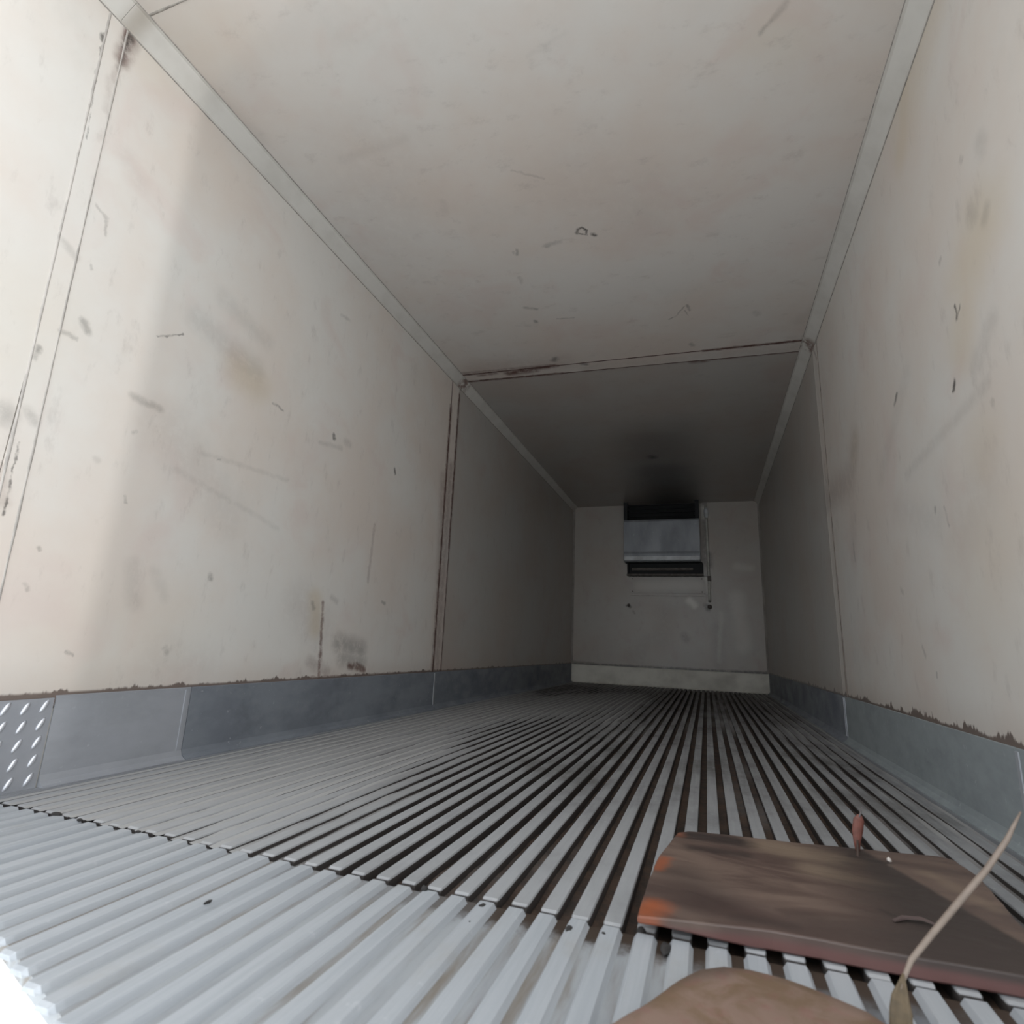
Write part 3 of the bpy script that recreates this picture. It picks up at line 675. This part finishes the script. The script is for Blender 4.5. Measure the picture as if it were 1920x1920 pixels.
c = N.mix(stains(N, [((1.86, 1.47, .028), (2.02, 1.44, .028), .05, .75), ((1.93, 1.36, .028), (2.03, 1.33, .028), .035, .75), ((2.14, 1.44, .028), (2.20, 1.30, .028), .02, .4)], wobble(N, .04, 12.)), c, (.225, .165, .118))
c = N.mix(stains(N, [((1.70, 1.47, .028), (1.79, 1.465, .028), .040, .9), ((1.70, 1.38, .028), (1.80, 1.385, .028), .022, .75), ((1.68, 1.22, .028), (1.74, 1.12, .028), .06, .5), ((1.90, 1.08, .028), (2.10, 1.10, .028), .05, .4), ((1.78, 1.07, .028), (1.86, 1.08, .028), .02, .6), ((2.02, 1.485, .028), (2.08, 1.47, .028), .009, .9), ((2.0, 1.43, .028), (2.06, 1.42, .028), .012, .5), ((2.00, 1.20, .028), (2.03, 1.185, .028), .008, .7)], wobble(N, .03, 14.)), c, (.030, .022, .020))
# dark half, bounded by a straight diagonal
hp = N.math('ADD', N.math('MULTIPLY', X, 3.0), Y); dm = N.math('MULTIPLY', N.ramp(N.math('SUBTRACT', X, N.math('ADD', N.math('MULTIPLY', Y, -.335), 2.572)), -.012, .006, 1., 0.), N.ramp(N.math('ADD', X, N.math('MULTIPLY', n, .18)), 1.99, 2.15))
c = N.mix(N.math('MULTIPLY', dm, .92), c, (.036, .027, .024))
c = N.mix(N.ramp(N.math('ADD', Y, N.math('MULTIPLY', N.noise(9, 4).outputs[0], .08)), 1.16, 1.22, .4, 0.), c, (.055, .038, .033))
c = N.mix(N.ramp(Z, .012, .0245, .85, 0.), c, (.115, .052, .047))
c = N.mix(stains(N, [((1.640, 1.030, .022), (1.652, 1.060, .022), .026, .95), ((1.640, 1.23, .022), (1.652, 1.29, .022), .016, .8), ((1.668, 1.47, .022), (1.672, 1.46, .022), .018, .5)], wobble(N, .03, 24.)), c, (.27, .075, .030))
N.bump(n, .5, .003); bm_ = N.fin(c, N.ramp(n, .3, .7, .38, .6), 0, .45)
bd = thing('wooden_board', (1.93, 1.28, 0.0), 'weathered brown flat board with orange chipped left corner lying on the ribs', 'board')
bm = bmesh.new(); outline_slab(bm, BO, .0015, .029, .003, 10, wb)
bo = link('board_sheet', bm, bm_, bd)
# reddish curled splinter standing on the board
def leafblade(bm, spine, wid, nrm, th=.0012, curl=.3):
    sp = [Vector(p_) for p_ in spine]; nrm = Vector(nrm).normalized(); rows = []
    for i, p_ in enumerate(sp):
        d = (sp[min(i + 1, len(sp) - 1)] - sp[max(i - 1, 0)]).normalized(); s = d.cross(nrm).normalized(); nn = s.cross(d)
        rows.append([[bm.verts.new(p_ + s * w_ * wid[i] + nn * (curl * wid[i] * abs(w_) + q * th)) for w_ in (-1, -.5, 0, .5, 1)] for q in (-.5, .5)])
    for (a0, a1), (b0, b1) in zip(rows, rows[1:]):
        for k in range(4):
            bm.faces.new((a0[k], a0[k + 1], b0[k + 1], b0[k])); bm.faces.new((a1[k + 1], a1[k], b1[k], b1[k + 1]))
        bm.faces.new((a0[0], b0[0], b1[0], a1[0])); bm.faces.new((a0[4], a1[4], b1[4], b0[4]))
    bm.faces.new([*rows[0][0], *rows[0][1][::-1]]); bm.faces.new([*rows[-1][0][::-1], *rows[-1][1]])
red = plain('reddish_splinter', (.16, .055, .04), .6, 0, .4, 40)
sp = thing('wood_splinter', (2.034, 1.492, .029), 'small reddish curled splinter standing upright on the brown board', 'splinter')
bx, by, bz = 2.034, 1.492, .029
bm = bmesh.new(); leafblade(bm, [(bx, by, bz + .008), (bx + .001, by, bz + .03), (bx + .004, by, bz + .05), (bx + .008, by, bz + .070), (bx + .010, by, bz + .080)], [.004, .0075, .0105, .010, .004], (0, 1, .1)); link('blade', bm, red, sp, smooth=True)
bm = bmesh.new(); tube(bm, [(bx - .001, by, bz - .001), (bx, by, bz + .012), (bx + .001, by, bz + .03)], [.0035, .003, .002], 6); link('root', bm, plain('splinter_root', (.05, .03, .022), .7), sp)
bm = bmesh.new(); tube(bm, [(bx + .009, by, bz + .076), (bx + .013, by, bz + .088), (bx + .015, by - .002, bz + .097)], [.002, .0013, .0006], 6); link('tip', bm, plain('splinter_tip', (.12, .10, .10), .6), sp)
bm = bmesh.new(); bmesh.ops.create_icosphere(bm, subdivisions=1, radius=.005, matrix=Matrix.Translation((2.087, 1.478, .033)))
for v in bm.verts: v.co += Vector((random.uniform(-1, 1), random.uniform(-1, 1), random.uniform(-1, 1))) * .001
tag(link('wood_chip', bm, plain('pale_chip', (.55, .5, .46), .4), loc=(2.087, 1.478, .03)), 'tiny pale chip lying on the board beside the upright splinter', 'chip')
bm = bmesh.new(); leafblade(bm, [(2.012, 1.16, .031), (2.03, 1.175, .032), (2.055, 1.178, .033), (2.075, 1.17, .031)], [.003, .006, .006, .002], (0, 0, 1)); tag(link('wood_flake', bm, plain('brown_flake', (.085, .058, .054), .6), loc=(2.04, 1.17, .031)), 'thin brown flake on the dark front part of the board', 'flake')
# ------------------------------------------------------------------ scrap board at the sill
N = NT('mottled_scrap'); n = N.noise(16, 5, .65, dist=.5).outputs[0]
c = N.mix(N.ramp(n, .38, .62), (.150, .098, .062), (.20, .135, .105)); c = N.mix(N.math('MULTIPLY', N.ramp(N.noise(34, 4, .6).outputs[0], .5, .7), .5), c, (.20, .10, .085))
c = N.mix(N.ramp(N.math('ADD', N.math('SUBTRACT', N.xyz()[1], N.math('MULTIPLY', N.xyz()[0], 1.0)), N.math('MULTIPLY', n, .06)), .225, .28, 0., .55), c, (.06, .045, .035))
N.bump(n, .4, .003); scm = N.fin(c, .6, 0, .35)
SO = dens([(1.560, .640), (1.600, .690), (1.667, .796), (1.700, .862), (1.722, .896), (1.752, .918), (1.785, .925), (1.832, .920), (1.878, .901), (1.912, .884), (1.928, .862), (1.934, .80), (1.93, .64), (1.88, .54), (1.72, .51), (1.6, .55)], .02, .0008)
def ws(v):
    d = Vector((v.co.x - 1.80, v.co.y - .72)).length; v.co.z += .010 * max(0, 1 - (d / .24) ** 2) + .002 * noise.noise(v.co * 9)
bm = bmesh.new(); outline_slab(bm, SO, .0015, .024, .006, 10, ws)
o = link('scrap_sheet', bm, scm, loc=(1.8, .72, 0), smooth=True); tag(o, 'mottled brown scrap sheet with a rounded corner at the bottom edge of the picture', 'scrap')
st = thing('dry_stalk', (1.95, .90, 0.0), 'thin pale dry grass stalk leaning over the board at lower right', 'stalk')
tan = plain('straw_tan', (.20, .155, .125), .6, 0, .2, 60); olive = plain('straw_olive', (.095, .065, .032), .65, 0, .4, 50)
bm = bmesh.new(); tube(bm, [(1.947, .896, .004), (1.949, .902, .022), (1.952, .906, .045), (1.958, .909, .056), (1.969, .913, .076), (1.996, .927, .101), (2.039, .948, .140), (2.079, .970, .174), (2.110, .983, .209), (2.122, .989, .226), (2.134, .994, .243)],
     [.0022, .0022, .0024, .0028, .0034, .0038, .0040, .0037, .0034, .0024, .0012], 8); link('stem', bm, tan, st, smooth=True)
bm = bmesh.new(); leafblade(bm, [(1.944, .889, .001), (1.946, .892, .012), (1.949, .898, .026), (1.951, .903, .038), (1.955, .906, .050), (1.958, .908, .062)], [.009, .0115, .0115, .009, .005, .001], (-.2, -1, .3), .002, .4); link('leaf_sheath', bm, olive, st, smooth=True)
for (x, y, r, sq, lb) in [(1.254, 1.026, .007, (1, 1, .8), 'black clod of dirt at the joint, third from the left among the dark groove ends'), (1.370, 1.012, .007, (1, 1.4, .6), 'small black clod on the pale sill left of the dark grooves centre'),
     (1.373, .950, .005, (1, 1, .6), 'tiny dark speck on the clean sill ribs in the lower middle'), (1.525, .992, .009, (.8, 1.5, .6), 'dark wet clod at a groove end in the lower middle'), (1.578, 1.000, .007, (.8, 1.4, .5), 'dark clod at a groove end just left of the brown board'),
     (.959, .832, .004, (.7, 2.2, .6), 'thin black sliver on the pale sill ribs at lower left'), (1.672, 1.000, .009, (.9, 2.0, .5), 'black smeared clod in the groove under the chipped board corner'), (.559, 1.024, .006, (1, 1, .6), 'small dark clod at the floor joint below the left kick plate'),
     (.293, 1.028, .010, (1.6, .8, .5), 'largest dark clod at the floor joint by the tread plate'), (.375, 1.026, .006, (1.2, .8, .5), 'small clod right of the largest one at the joint by the tread plate'), (1.632, 1.040, .008, (.9, 1.6, .5), 'dark clod against the left corner of the brown board')]:
    clod((x, y, .0005 if x < 1.2 or x == 1.254 else -.003), r, lb, sq)
